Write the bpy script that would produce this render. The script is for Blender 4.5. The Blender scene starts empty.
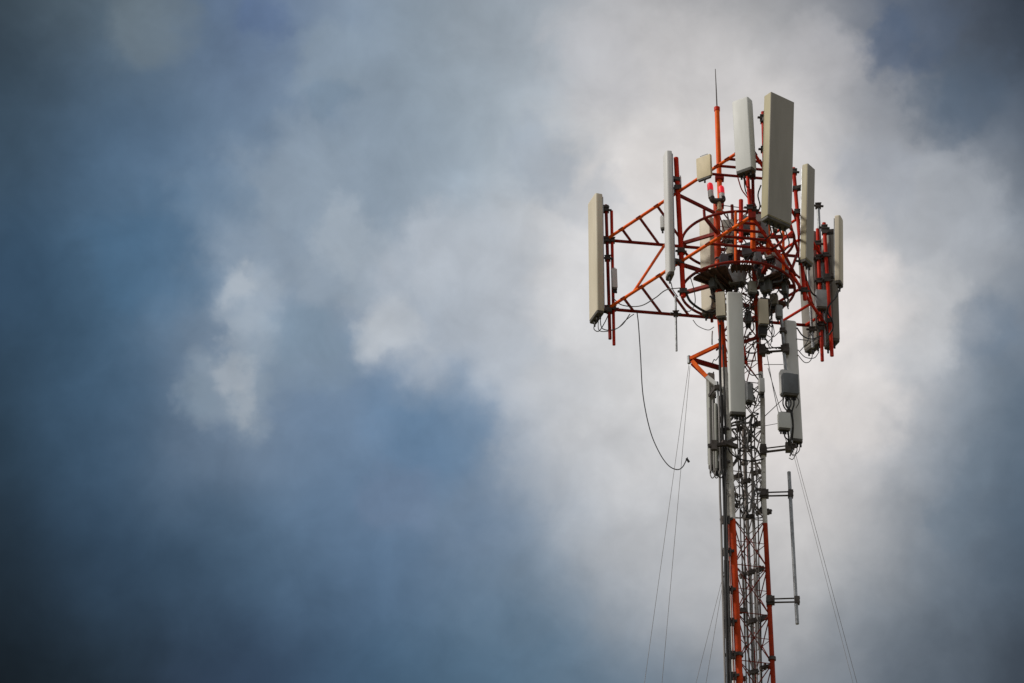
import bpy, bmesh, math, random
from mathutils import Vector, Matrix
random.seed(7)
SC = bpy.context.scene
COL = SC.collection

# ------------------------------------------------------------------ camera
F = 3840.0                       # focal length in pixels (135 mm on a 36 mm sensor, 1024 px wide)
PITCH = math.radians(30.0)
ROLL = 0.009
CAM = Vector((0, 0, 1.6))
fwd = Vector((0, math.cos(PITCH), math.sin(PITCH)))
r0 = Vector((1, 0, 0)); u0 = Vector((0, -math.sin(PITCH), math.cos(PITCH)))
up = (u0 + ROLL * r0).normalized(); right = (r0 - ROLL * u0).normalized()
cd = bpy.data.cameras.new('camera'); cam = bpy.data.objects.new('camera', cd); COL.objects.link(cam)
cd.lens = 135; cd.sensor_width = 36; cd.clip_start = 0.5; cd.clip_end = 20000
cam.matrix_world = Matrix(((right.x, up.x, -fwd.x, CAM.x), (right.y, up.y, -fwd.y, CAM.y), (right.z, up.z, -fwd.z, CAM.z), (0, 0, 0, 1)))
SC.camera = cam

def ray(px, py):
    return (fwd + right * ((px - 512) / F) + up * ((341.5 - py) / F))
def W(px, py, dy=0.0):
    """world point seen at that place of the photo, on the plane dy metres behind the tower axis (60 m away)"""
    d = ray(px, py)
    return CAM + d * ((60.0 + dy) / d.y)
def H(px, py, z):
    d = ray(px, py)
    return CAM + d * ((z - CAM.z) / d.z)

# ------------------------------------------------------------------ sky
SUN_EL, SUN_AZ = 42.0, -78.0     # azimuth: 0 = from the camera's side, -90 = from the left
world = bpy.data.worlds.new('World'); SC.world = world; world.use_nodes = True
wt = world.node_tree; wt.nodes.clear()
def nd(t, typ, **kw):
    n = t.nodes.new(typ)
    for k, v in kw.items(): setattr(n, k, v)
    return n
def vmath(t, op, a, b=None, scale=None):
    n = nd(t, 'ShaderNodeVectorMath', operation=op)
    for i, s in enumerate((a, b)):
        if s is None: continue
        if hasattr(s, 'is_output'): t.links.new(s, n.inputs[i])
        else: n.inputs[i].default_value = s
    if scale is not None:
        if hasattr(scale, 'is_output'): t.links.new(scale, n.inputs['Scale'])
        else: n.inputs['Scale'].default_value = scale
    return n.outputs['Value'] if op in ('DISTANCE', 'DOT_PRODUCT', 'LENGTH') else n.outputs['Vector']
def smath(t, op, a, b=None, c=None, clamp=False):
    n = nd(t, 'ShaderNodeMath', operation=op); n.use_clamp = clamp
    for i, s in enumerate((a, b, c)):
        if s is None: continue
        if hasattr(s, 'is_output'): t.links.new(s, n.inputs[i])
        else: n.inputs[i].default_value = s
    return n.outputs[0]
def noise(t, vec, scale, detail=4, rough=0.55, off=(0, 0, 0), dist=0.0):
    v = vmath(t, 'ADD', vec, off)
    n = nd(t, 'ShaderNodeTexNoise'); t.links.new(v, n.inputs['Vector'])
    n.inputs['Scale'].default_value = scale; n.inputs['Detail'].default_value = detail
    n.inputs['Roughness'].default_value = rough; n.inputs['Distortion'].default_value = dist
    return n
def lin(c):
    return tuple((x / 255 / 12.92) if x / 255 <= 0.04045 else ((x / 255 + 0.055) / 1.055) ** 2.4 for x in c)

# cloud masses: where each lies in the sky and how bright the sky is there (photo grid -> world directions)
SKY_GRID = {
 0:   [(0,(46,58,68)),(128,(94,110,122)),(256,(92,112,142)),(384,(135,150,164)),(512,(150,160,170)),(640,(170,170,172)),(768,(152,154,158)),(896,(88,98,114)),(1023,(36,44,54))],
 137: [(0,(55,74,90)),(128,(80,104,129)),(256,(108,128,150)),(384,(140,155,170)),(512,(152,166,178)),(640,(219,215,213)),(768,(212,208,206)),(896,(142,148,158)),(1023,(62,72,86))],
 273: [(0,(50,74,97)),(128,(70,101,127)),(256,(142,156,172)),(384,(140,155,170)),(512,(182,188,195)),(640,(226,223,222)),(768,(234,228,225)),(896,(196,195,195)),(1023,(78,92,108))],
 410: [(0,(40,58,73)),(128,(62,89,114)),(256,(122,138,158)),(384,(112,134,160)),(512,(156,166,178)),(640,(212,211,211)),(768,(230,223,220)),(896,(178,184,190)),(1023,(66,84,102))],
 546: [(0,(30,43,54)),(128,(47,68,89)),(256,(68,93,116)),(384,(90,115,143)),(512,(112,132,152)),(640,(168,172,177)),(768,(210,207,206)),(896,(142,148,155)),(1023,(54,66,80))],
 683: [(0,(14,22,28)),(128,(30,42,52)),(256,(48,64,86)),(384,(64,90,114)),(512,(84,110,132)),(640,(102,120,137)),(768,(128,134,142)),(896,(82,92,104)),(1023,(38,46,57))],
}
tc = nd(wt, 'ShaderNodeTexCoord')
D = tc.outputs['Generated']
n1 = noise(wt, D, 22, 3, 0.5); n2 = noise(wt, D, 75, 5, 0.55, (3.1, 1.7, 0.4))
w1 = vmath(wt, 'SCALE', vmath(wt, 'SUBTRACT', n1.outputs['Color'], (.5, .5, .5)), scale=0.022)
w2 = vmath(wt, 'SCALE', vmath(wt, 'SUBTRACT', n2.outputs['Color'], (.5, .5, .5)), scale=0.010)
DW = vmath(wt, 'ADD', vmath(wt, 'ADD', D, w1), w2)
DS = vmath(wt, 'ADD', D, vmath(wt, 'SCALE', w2, scale=1.6))
sky = nd(wt, 'ShaderNodeTexSky', sky_type='NISHITA', sun_disc=False)
sky.sun_elevation = math.radians(SUN_EL); sky.sun_rotation = math.radians(180 + SUN_AZ)
sky.air_density = 1.0; sky.dust_density = 1.5
base_blue = vmath(wt, 'SCALE', sky.outputs[0], scale=0.07)
# the rest of the dome: broken grey overcast over the blue
nb = noise(wt, D, 2.6, 6, 0.6, (0.3, 5.2, 1.1))
cov = smath(wt, 'MULTIPLY_ADD', nb.outputs['Fac'], 3.0, -0.75, clamp=True)
mixb = nd(wt, 'ShaderNodeMix', data_type='RGBA'); wt.links.new(cov, mixb.inputs[0])
wt.links.new(base_blue, mixb.inputs[6]); mixb.inputs[7].default_value = (0.38, 0.38, 0.39, 1)
AMB = mixb.outputs[2]
acc_c = acc_w = None
def gauss(vec, c, sig):
    d = vmath(wt, 'DISTANCE', vec, tuple(c))
    return smath(wt, 'EXPONENT', smath(wt, 'MULTIPLY', smath(wt, 'MULTIPLY', d, d), -1.0 / (2 * sig * sig)))
PXR = 1.0 / F
SKY_GRID['more'] = [(960,410,(110,128,146)),(960,273,(142,154,167)),(960,546,(88,106,124)),(990,150,(84,100,118)),(930,225,(186,189,194)),(850,230,(214,210,208)),(960,480,(84,102,119)),(905,610,(98,110,122)),(838,440,(228,220,216)),(850,325,(246,239,235)),(590,250,(206,206,208)),(590,350,(206,206,207)),(610,470,(190,192,196)),(700,420,(214,211,209)),(690,560,(182,183,186)),(820,540,(198,197,196)),(330,480,(96,120,146)),(430,430,(104,130,158)),(200,230,(92,118,145))]
ANCH = [(x, y, c) for y, row in SKY_GRID.items() if y != 'more' for x, c in row] + SKY_GRID['more']
if True:
    for x, y, c in ANCH:
        dvec = ray(x, y).normalized()
        g = gauss(DW, dvec, 62 * PXR)
        gc = vmath(wt, 'SCALE', lin(c), scale=g)
        acc_c = gc if acc_c is None else vmath(wt, 'ADD', acc_c, gc)
        acc_w = g if acc_w is None else smath(wt, 'ADD', acc_w, g)
acc_w = smath(wt, 'ADD', acc_w, 0.012)
acc_c = vmath(wt, 'ADD', acc_c, vmath(wt, 'SCALE', AMB, scale=0.012))
colr = vmath(wt, 'SCALE', acc_c, scale=smath(wt, 'DIVIDE', 1.0, acc_w))
# smaller cloud masses with torn edges laid over the broad ones: px, py, radius, colour, opacity
PUFFS = [   # px, py, radius, colour, opacity, softness, raggedness
 (452, 304, 112, (180,187,196), .62, .10, .45), (372, 338, 30, (188,194,200), .45, .3, 1.2), (300, 190, 70, (150,164,178), .55, .35, 1.0), (255, 250, 60, (146,160,175), .5, .3, 1.1),
 (234, 392, 46, (150,163,175), .45, .3, 1.3), (240, 375, 20, (184,190,196), .4, .4, 1.4), (248, 405, 18, (178,185,191), .4, .4, 1.4), (206, 400, 22, (120,138,155), .35, .4, 1.4), (246, 300, 40, (168,178,188), .40, .3, 1.3), (236, 285, 22, (180,187,194), .45, .35, 1.4), (256, 335, 30, (160,171,182), .45, .35, 1.4), (300, 350, 50, (134,152,168), .4, .4, 1.2), (330, 280, 40, (156,168,180), .4, .35, 1.3), (215, 205, 40, (112,134,156), .35, .35, 1.3), (345, 240, 36, (170,180,190), .5, .35, 1.4),
 (395, 330, 34, (184,190,197), .6, .3, 1.3), (430, 270, 30, (182,189,198), .45, .35, 1.3), (420, 232, 24, (180,188,198), .4, .35, 1.3),
 (440, 435, 72, (92,122,152), .6, .4, .8), (300, 330, 30, (124,144,163), .6, .4, 1.2), (470, 510, 60, (112,130,152), .35, .4, 1.0), (400, 500, 40, (112,126,150), .35, .4, 1.2),
 (150, 262, 62, (72,105,134), .5, .35, .9), (898, 52, 34, (74,92,118), .5, .35, 1.9), (925, 25, 40, (78,92,112), .45, .45, 1.6), (970, 90, 46, (72,88,106), .5, .4, 1.0),
 (950, 222, 74, (163,168,175), .55, .14, .8), (875, 175, 40, (158,165,176), .4, .4, 1.4), (960, 520, 30, (104,118,132), .4, .4, 1.8), (975, 470, 24, (104,118,132), .35, .4, 1.8), (945, 110, 40, (80,96,114), .4, .4, 1.5), (930, 320, 60, (196,198,201), .45, .25, .8), (985, 330, 40, (98,116,136), .45, .4, 1.0),
 (600, 60, 60, (184,184,188), .5, .35, 1.0), (545, 165, 44, (150,162,176), .45, .35, 1.2), (330, 60, 46, (134,149,163), .55, .3, 1.2), (262, 20, 26, (84,104,138), .5, .4, 1.0),
 (330, 100, 26, (112,132,152), .5, .35, 1.4), (860, 300, 56, (230,223,220), .55, .35, .8), (845, 400, 60, (226,220,216), .5, .4, .8), (640, 190, 60, (222,217,214), .45, .3, .9), (700, 60, 60, (196,194,195), .45, .35, .9),
 (580, 290, 60, (216,215,216), .5, .3, .9), (820, 60, 45, (178,177,180), .5, .35, 1.0), (150, 24, 46, (112,124,132), .5, .4, 1.0), (590, 200, 34, (172,179,188), .4, .35, 1.3),
]
def billow(sc_, off):
    v = nd(wt, 'ShaderNodeTexVoronoi', feature='F1'); wt.links.new(vmath(wt, 'ADD', DS, off), v.inputs['Vector'])
    v.inputs['Scale'].default_value = sc_; v.inputs['Detail'].default_value = 2.0; v.inputs['Roughness'].default_value = .55; v.normalize = True
    return v.outputs['Distance']
PN = []
for n_, b_ in ((noise(wt, D, 105, 5, 0.55, (1.3, .7, 2.2), .3), billow(95, (.3, .1, .7))), (noise(wt, D, 66, 4, 0.55, (5.3, 2.7, .2), .3), billow(55, (1.3, 2.1, .2)))):
    PN.append(smath(wt, 'MULTIPLY_ADD', b_, -.8, smath(wt, 'MULTIPLY_ADD', n_.outputs['Fac'], .6, .48)))
for (x, y, r, c, op, sf, rag) in PUFFS:
    dd = vmath(wt, 'DISTANCE', DS, tuple(ray(x, y).normalized()))
    nn = PN[0 if r < 45 else 1]
    m = smath(wt, 'ADD', smath(wt, 'MULTIPLY_ADD', dd, -1.0 / (r * PXR), 1.0), smath(wt, 'MULTIPLY_ADD', nn, rag, -.5 * rag))
    mr = nd(wt, 'ShaderNodeMapRange', interpolation_type='SMOOTHSTEP'); wt.links.new(m, mr.inputs[0])
    mr.inputs[1].default_value = -sf * .6; mr.inputs[2].default_value = sf * .8 + .28; mr.inputs[3].default_value = 0; mr.inputs[4].default_value = op
    mx = nd(wt, 'ShaderNodeMix', data_type='RGBA'); wt.links.new(mr.outputs[0], mx.inputs[0])
    wt.links.new(colr, mx.inputs[6]); mx.inputs[7].default_value = (*lin(c), 1); colr = mx.outputs[2]
nf = noise(wt, D, 60, 7, 0.6, (9.1, 2.2, 7.7), 0.4)
nf2 = noise(wt, D, 30, 4, 0.5, (4.4, 8.1, 2.2), 0.6)
fine = smath(wt, 'MULTIPLY', smath(wt, 'MULTIPLY_ADD', nf.outputs['Fac'], 0.36, 0.82), smath(wt, 'MULTIPLY_ADD', nf2.outputs['Fac'], 0.30, 0.85))
# billows: the side of each billow towards the bright cloud is lighter
rel = None
for sc_, dl, amp, o_ in ((26, .0045, .42, (2.2, 6.1, .3)), (70, .0018, .26, (7.7, .4, 3.3))):
    dvec = (right * -.5 + up * .85) * dl
    a_ = noise(wt, DS, sc_, 1.5, .4, o_); b_ = noise(wt, DS, sc_, 1.5, .4, tuple(Vector(o_) + dvec))
    r_ = smath(wt, 'MULTIPLY', smath(wt, 'SUBTRACT', a_.outputs['Fac'], b_.outputs['Fac']), amp)
    rel = r_ if rel is None else smath(wt, 'ADD', rel, r_)
fine = smath(wt, 'MULTIPLY', fine, smath(wt, 'ADD', rel, 1.02))
colr = vmath(wt, 'SCALE', colr, scale=fine)
bg = nd(wt, 'ShaderNodeBackground'); wt.links.new(colr, bg.inputs[0]); bg.inputs[1].default_value = 1.0
wo = nd(wt, 'ShaderNodeOutputWorld'); wt.links.new(bg.outputs[0], wo.inputs[0])

# ------------------------------------------------------------------ sun and exposure
sd = bpy.data.lights.new('sun', 'SUN'); sun = bpy.data.objects.new('sun', sd); COL.objects.link(sun)
sd.energy = 3.0; sd.angle = math.radians(10); sd.color = (1.0, 0.95, 0.88)
az, el = math.radians(SUN_AZ), math.radians(SUN_EL)
to_sun = Vector((math.sin(az) * math.cos(el), -math.cos(az) * math.cos(el), math.sin(el)))
sun.rotation_euler = to_sun.to_track_quat('Z', 'Y').to_euler(); sun.location = (-40, 20, 80)
vs = SC.view_settings
vs.view_transform = 'Standard'; vs.look = 'None'; vs.exposure = 0; vs.gamma = 1; vs.use_curve_mapping = False
SC.cycles.filter_width = 1.5
SC.cycles.max_bounces = 6

# ------------------------------------------------------------------ materials
def mat(name, c, rough=0.6, metal=0.0, c2=None, nscale=6.0, streak=1.0, bands=None, bump=0.0, lo=.4, hi=.65, rust=0):
    m = bpy.data.materials.new(name); m.use_nodes = True; t = m.node_tree
    b = t.nodes['Principled BSDF']; b.inputs['Roughness'].default_value = rough; b.inputs['Metallic'].default_value = metal; b.inputs['Specular IOR Level'].default_value = .1 if 'paint' in name else .22
    g = nd(t, 'ShaderNodeNewGeometry'); P = g.outputs['Position']
    vec = vmath(t, 'MULTIPLY', P, (1, 1, 1.0 / streak))
    n = noise(t, vec, nscale, 6, 0.62)
    base = None
    if bands:                      # painted bands: zs where the paint changes, alternating from c to bands colour
        sep = nd(t, 'ShaderNodeSeparateXYZ'); t.links.new(P, sep.inputs[0])
        tot = None
        for z in bands[1]:
            s = smath(t, 'GREATER_THAN', sep.outputs[2], z)
            tot = s if tot is None else smath(t, 'ADD', tot, s)
        odd = smath(t, 'MODULO', tot, 2.0)
        mb = nd(t, 'ShaderNodeMix', data_type='RGBA'); t.links.new(odd, mb.inputs[0])
        mb.inputs[6].default_value = (*c, 1); mb.inputs[7].default_value = (*bands[0], 1); base = mb.outputs[2]
    c2 = c2 or tuple(x * .6 for x in c)
    mr = nd(t, 'ShaderNodeMapRange'); t.links.new(n.outputs['Fac'], mr.inputs[0]); mr.inputs[1].default_value = lo; mr.inputs[2].default_value = hi
    mx = nd(t, 'ShaderNodeMix', data_type='RGBA'); t.links.new(mr.outputs[0], mx.inputs[0])
    if base is not None:
        t.links.new(base, mx.inputs[6])
        dk = vmath(t, 'MULTIPLY', base, (.62, .58, .55)); t.links.new(dk, mx.inputs[7])
    else:
        mx.inputs[6].default_value = (*c, 1); mx.inputs[7].default_value = (*c2, 1)
    fin = mx.outputs[2]
    if rust:
        n3 = noise(t, P, 17, 6, .7, (3.3, .2, 1.9)); r3 = nd(t, 'ShaderNodeMapRange'); t.links.new(n3.outputs['Fac'], r3.inputs[0])
        r3.inputs[1].default_value = .60; r3.inputs[2].default_value = .66; r3.inputs[4].default_value = rust
        m3 = nd(t, 'ShaderNodeMix', data_type='RGBA'); t.links.new(r3.outputs[0], m3.inputs[0]); t.links.new(fin, m3.inputs[6]); m3.inputs[7].default_value = (.075, .03, .018, 1); fin = m3.outputs[2]
    t.links.new(fin, b.inputs['Base Color'])
    rr = smath(t, 'MULTIPLY_ADD', n.outputs['Fac'], 0.3, rough - .15, clamp=True); t.links.new(rr, b.inputs['Roughness'])
    if bump:
        bp = nd(t, 'ShaderNodeBump'); bp.inputs['Strength'].default_value = bump; bp.inputs['Distance'].default_value = .01
        t.links.new(n.outputs['Fac'], bp.inputs['Height']); t.links.new(bp.outputs[0], b.inputs['Normal'])
    return m
ZB = [W(750, y, 0).z for y in (527, 376)]
STEP = ZB[1] - ZB[0]
ZBANDS = [ZB[0] - STEP * (k + .15) for k in range(8, 0, -1)] + [ZB[0], ZB[1]]
ORANGE = (0.66, 0.065, 0.010); WHITE = (0.72, 0.70, 0.66)
M = dict(
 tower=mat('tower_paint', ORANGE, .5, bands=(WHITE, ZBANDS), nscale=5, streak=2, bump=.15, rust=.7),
 tower_shaded=mat('tower_paint_shaded', (0.42, .04, .010), .5, bands=(WHITE, ZBANDS), nscale=5, streak=2, bump=.15, rust=.7),  # tower orange darkened, the right leg's shade put into the colour
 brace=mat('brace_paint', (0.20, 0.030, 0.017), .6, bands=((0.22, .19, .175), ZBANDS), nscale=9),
 orange=mat('orange_paint', (0.95, 0.15, 0.012), .45, c2=(0.70, .07, .010), nscale=5, streak=1.5, bump=.15, rust=.7, lo=.42, hi=.7),
 red=mat('red_paint', (0.72, 0.038, 0.010), .45, c2=(0.42, .02, .009), nscale=5, streak=1.5, bump=.15, rust=.7),
 maroon=mat('maroon_paint', (0.27, 0.022, 0.013), .5, c2=(0.15, .015, .010), nscale=6, bump=.15, rust=.6),
 grey=mat('grey_radome', (0.61, 0.61, 0.58), .5, c2=(0.55, .55, .52), nscale=3.5, streak=5),
 pale=mat('pale_radome', (0.66, 0.65, 0.63), .5, c2=(0.60, .59, .57), nscale=3.5, streak=5),
 cream=mat('cream_radome', (0.62, 0.555, 0.43), .5, c2=(0.55, .49, .375), nscale=3.5, streak=5),
 buff=mat('buff_radome', (0.62, 0.51, 0.31), .5, c2=(0.48, .40, .25), nscale=4, streak=3),
 taupe=mat('taupe_shade_radome', (0.33, 0.305, 0.265), .55, c2=(0.29, .27, .232), nscale=3.5, streak=6),  # taupe boxes; on the panel fronts this tone carries their shade
 capd=mat('dark_cap', (0.11, 0.10, 0.085), .6, c2=(.06, .055, .05)),
 galv=mat('galvanised_steel', (0.36, 0.37, 0.37), .45, .6, c2=(.22, .22, .22), nscale=14),
 steel=mat('dark_steel', (0.10, 0.085, 0.075), .55, .4, c2=(.05, .04, .035), nscale=10),
 black=mat('black_rubber', (0.022, 0.021, 0.021), .55, c2=(.04, .038, .036)),
 cable=mat('grey_cable', (0.12, 0.115, 0.11), .55, c2=(.07, .068, .065)),
 feeder=mat('weathered_feeder', (0.30, 0.28, 0.27), .6, c2=(.18, .165, .16), nscale=5, streak=6),
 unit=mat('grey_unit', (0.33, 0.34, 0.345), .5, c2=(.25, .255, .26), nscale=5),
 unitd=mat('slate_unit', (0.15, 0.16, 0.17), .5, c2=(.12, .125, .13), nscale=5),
 olive=mat('sunlit_radome', (0.44, .39, .245), .5, c2=(.37, .325, .2), nscale=3.5, streak=5),  # brighter yellow body, sunlight on the panel edges put into the colour
 dull=mat('dull_backing', (0.27, .25, .22), .6, c2=(.22, .205, .18), nscale=3.5, streak=5),
 lowgrey=mat('mid_grey_radome', (0.36, .36, .325), .55, c2=(.28, .275, .25), nscale=4, streak=5),  # plain darker grey for the slim panels and one box
 grate=mat('rusted_grating', (0.10, 0.055, 0.042), .8, c2=(.05, .03, .026), nscale=12),
 ground=mat('ground_scrub', (0.12, 0.125, 0.06), .9, c2=(.20, .16, .105), nscale=.08),
)
def lamp_red():
    m = bpy.data.materials.new('red_lens'); m.use_nodes = True; b = m.node_tree.nodes['Principled BSDF']
    b.inputs['Base Color'].default_value = (.75, .012, .03, 1); b.inputs['Roughness'].default_value = .5
    b.inputs['Emission Color'].default_value = (1, .006, .02, 1); b.inputs['Emission Strength'].default_value = .35
    return m
M['lens'] = lamp_red()

# ------------------------------------------------------------------ mesh helpers
class MB:
    def __init__(s): s.bm = bmesh.new()
    def ring(s, p, n, b, r, k): return [s.bm.verts.new(p + (n * math.cos(2 * math.pi * i / k) + b * math.sin(2 * math.pi * i / k)) * r) for i in range(k)]
    def tube(s, pts, r, k=10, closed=False, r2=None):
        pts = [Vector(p) for p in pts]; n = len(pts); rings = []
        t0 = (pts[1] - pts[0]).normalized()
        a = Vector((0, 0, 1)) if abs(t0.z) < .9 else Vector((1, 0, 0))
        nv = (a - t0 * a.dot(t0)).normalized()
        for i in range(n):
            if closed: t = (pts[(i + 1) % n] - pts[i - 1]).normalized()
            else: t = (pts[min(i + 1, n - 1)] - pts[max(i - 1, 0)]).normalized()
            nv = (nv - t * nv.dot(t)).normalized(); bv = t.cross(nv)
            rr = r if r2 is None else r + (r2 - r) * i / (n - 1)
            rings.append(s.ring(pts[i], nv, bv, rr, k))
        for i in range(n if closed else n - 1):
            A, B = rings[i], rings[(i + 1) % n]
            for j in range(k): s.bm.faces.new((A[j], A[(j + 1) % k], B[(j + 1) % k], B[j]))
        if not closed:
            s.bm.faces.new(rings[0][::-1]); s.bm.faces.new(rings[-1])
        return s
    def bar(s, a, b, w, h, upv=None):
        a, b = Vector(a), Vector(b); t = (b - a).normalized()
        u = Vector(upv) if upv is not None else (Vector((0, 0, 1)) if abs(t.z) < .9 else Vector((0, -1, 0)))
        u = (u - t * u.dot(t)).normalized(); v = t.cross(u)
        q = [(-1, -1), (1, -1), (1, 1), (-1, 1)]
        A = [s.bm.verts.new(a + v * (x * w / 2) + u * (y * h / 2)) for x, y in q]
        B = [s.bm.verts.new(b + v * (x * w / 2) + u * (y * h / 2)) for x, y in q]
        for j in range(4): s.bm.faces.new((A[j], A[(j + 1) % 4], B[(j + 1) % 4], B[j]))
        s.bm.faces.new(A[::-1]); s.bm.faces.new(B)
        return s
    def loft(s, prof, o, sx, nx, ax, levels):
        """prof: (u, v) outline; levels: (height, scale)"""
        R = [[s.bm.verts.new(o + ax * h + sx * (u * k) + nx * (v * k)) for u, v in prof] for h, k in levels]
        m = len(prof)
        for A, B in zip(R, R[1:]):
            for j in range(m): s.bm.faces.new((A[j], A[(j + 1) % m], B[(j + 1) % m], B[j]))
        s.bm.faces.new(R[0][::-1]); s.bm.faces.new(R[-1])
        return s
    def build(s, name, m, parent=None, loc=None):
        bmesh.ops.recalc_face_normals(s.bm, faces=s.bm.faces)
        base = parent.location if parent is not None and parent.parent is None else None
        if parent is not None and parent.parent is not None: base = parent.parent.location
        if base is None: base = Vector(loc) if loc is not None else Vector((0, 0, 0))
        bmesh.ops.translate(s.bm, verts=s.bm.verts, vec=-base)
        me = bpy.data.meshes.new(name); s.bm.to_mesh(me); s.bm.free()
        for p in me.polygons: p.use_smooth = True
        me.set_sharp_from_angle(angle=math.radians(38))
        me.materials.append(m)
        o = bpy.data.objects.new(name, me); COL.objects.link(o)
        if parent is not None: o.parent = parent
        else: o.location = base
        return o
def tag(o, label, cat, group=None):
    o['label'] = label; o['category'] = cat
    if group: o['group'] = group
    return o
def thing(name, label, cat, loc, group=None):
    o = bpy.data.objects.new(name, None); COL.objects.link(o); o.location = loc; o.empty_display_size = .1
    return tag(o, label, cat, group)
def spline(pts, n=6):
    pts = [Vector(p) for p in pts]
    if len(pts) < 3: return pts
    P = [pts[0] * 2 - pts[1]] + pts + [pts[-1] * 2 - pts[-2]]; out = []
    for i in range(1, len(P) - 2):
        for k in range(n):
            t = k / n; a, b, c, d = P[i - 1], P[i], P[i + 1], P[i + 2]
            out.append(.5 * ((2 * b) + (c - a) * t + (2 * a - 5 * b + 4 * c - d) * t * t + (3 * b - a - 3 * c + d) * t ** 3))
    out.append(P[-2]); return out
PX = 69.3 / F                     # metres per pixel at the tower

# ------------------------------------------------------------------ ground
g = MB(); g.bm.verts.ensure_lookup_table()
rim = [g.bm.verts.new((4000 * math.cos(i * math.pi / 32), 4000 * math.sin(i * math.pi / 32), 0)) for i in range(64)]
g.bm.faces.new(rim); go = g.build('ground', M['ground']); go['kind'] = 'structure'

# ------------------------------------------------------------------ lattice tower
TW = thing('lattice_tower', 'tall lattice mast in orange and white bands with two round hoops at its head', 'tower', (W(756, 683, 0).x + .9, 60, 0))
def leg_path(pix, dy):
    p = [W(x, y, dy) for x, y in pix]
    d = (p[0] - p[1]).normalized(); p.insert(0, p[0] + d * ((0 - p[0].z) / d.z)); return p
LA = leg_path([(739.5, 683), (728, 430), (725.5, 390), (723, 350), (719, 300), (716.5, 200)], -.28)
LB = leg_path([(773.3, 683), (764, 500), (762.5, 400), (757.5, 325), (753, 255), (750.5, 190)], -.12)
LC = leg_path([(755, 683), (746, 500), (742, 390), (736, 300), (732, 205)], .42)
def at_z(path, z):
    for a, b in zip(path, path[1:]):
        if a.z <= z <= b.z: return a.lerp(b, (z - a.z) / (b.z - a.z))
    return path[-1]
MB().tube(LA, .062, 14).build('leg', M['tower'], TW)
MB().tube(LB, .043, 12).build('leg', M['tower_shaded'], TW)
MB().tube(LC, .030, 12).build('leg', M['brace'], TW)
bay = .92; ztop = min(LA[-1].z, LB[-1].z, LC[-1].z) - .1
for (p, q) in ((LA, LB), (LA, LC), (LB, LC)):
    m = MB(); z = ztop; i = 0
    while z - bay > .2:
        a1, b1, a0, b0 = at_z(p, z), at_z(q, z), at_z(p, z - bay), at_z(q, z - bay)
        am, bm_ = a0.lerp(a1, .5), b0.lerp(b1, .5)
        m.tube([a1, b1], .009, 6); m.tube([a1, b0], .010, 6); m.tube([b1, a0], .010, 6); m.tube([am, bm_], .007, 6)
        mid0 = a0.lerp(a1, .5); mid1 = b0.lerp(b1, .5)
        z -= bay
    m.build('bracing', M['brace'], TW)
# flange collars where the leg sections bolt together
for path, r in ((LA, .090), (LB, .068), (LC, .06)):
    for y in (297, 452, 662, 812):
        z = W(745, y, 0).z; c = at_z(path, z)
        f = MB(); f.tube([c - Vector((0, 0, .03)), c + Vector((0, 0, .03))], r, 14)
        f.build('flange', M['steel'], TW)
# hoops round the head
CX = {}
def hoop(px, py, rad, name):
    c = W(px, py, 0); n = 64
    MB().tube([c + Vector((rad * math.cos(2 * math.pi * i / n), rad * math.sin(2 * math.pi * i / n), 0)) for i in range(n)], .026, 8, closed=True).build(name, M['maroon'] if name == 'hoop_ring' else M['red'], TW)
    return c
HU = hoop(738, 241, 1.03, 'hoop_ring'); HL = hoop(738, 291, 1.03, 'hoop_ring')
for c, w in ((HU, .05), (HL, .07)):
    for a in (-128, -62, -8, 52, 118, 176):
        e = c + Vector((1.03 * math.cos(math.radians(a)), 1.03 * math.sin(math.radians(a)), 0))
        near = min((at_z(p, c.z) for p in (LA, LB, LC)), key=lambda q: (q - e).length)
        MB().bar(e, near, w, .06).build('hoop_strut', M['maroon'], TW)
for a in (-150, -95, -40, 20, 80, 140):                  # uprights tying the two hoops
    v = Vector((1.03 * math.cos(math.radians(a)), 1.03 * math.sin(math.radians(a)), 0))
    if a in (-95, -40): MB().tube([HL + v, HU + v], .026, 8).build('hoop_upright', M['orange'], TW)
# deck plates bolted under the lower hoop
def deck(a0, a1, r1, r0_, zo):
    m = MB(); n = 8; bm = m.bm; lo_, hi_ = [], []
    for zz, lst in ((zo, lo_), (zo + .012, hi_)):
        for rad in (r1, r0_):
            for k in range(n + 1):
                a = math.radians(a0 + (a1 - a0) * k / n); lst.append(bm.verts.new(HL + Vector((rad * math.cos(a), rad * math.sin(a), zz))))
    for lst in (lo_, hi_):
        for k in range(n): bm.faces.new((lst[k], lst[k + 1], lst[n + 2 + k], lst[n + 1 + k]))
    out = list(range(n + 1)) + list(range(2 * n + 1, n, -1))
    for p, q in zip(out, out[1:] + out[:1]): bm.faces.new((lo_[p], lo_[q], hi_[q], hi_[p]))
    for k in range(0, n + 1, 2):                                   # stiffening ribs
        a = math.radians(a0 + (a1 - a0) * k / n); c, s_ = math.cos(a), math.sin(a)
        m.bar(HL + Vector((r0_ * c, r0_ * s_, zo - .022)), HL + Vector((r1 * c, r1 * s_, zo - .022)), .03, .04)
    m.build('deck_plate', M['grate'], TW)
deck(-146, -106, 1.0, .30, -.045); deck(-100, -78, 1.0, .80, -.05); deck(-50, -22, 1.0, .62, -.045); deck(20, 60, .98, .45, -.05)
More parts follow.
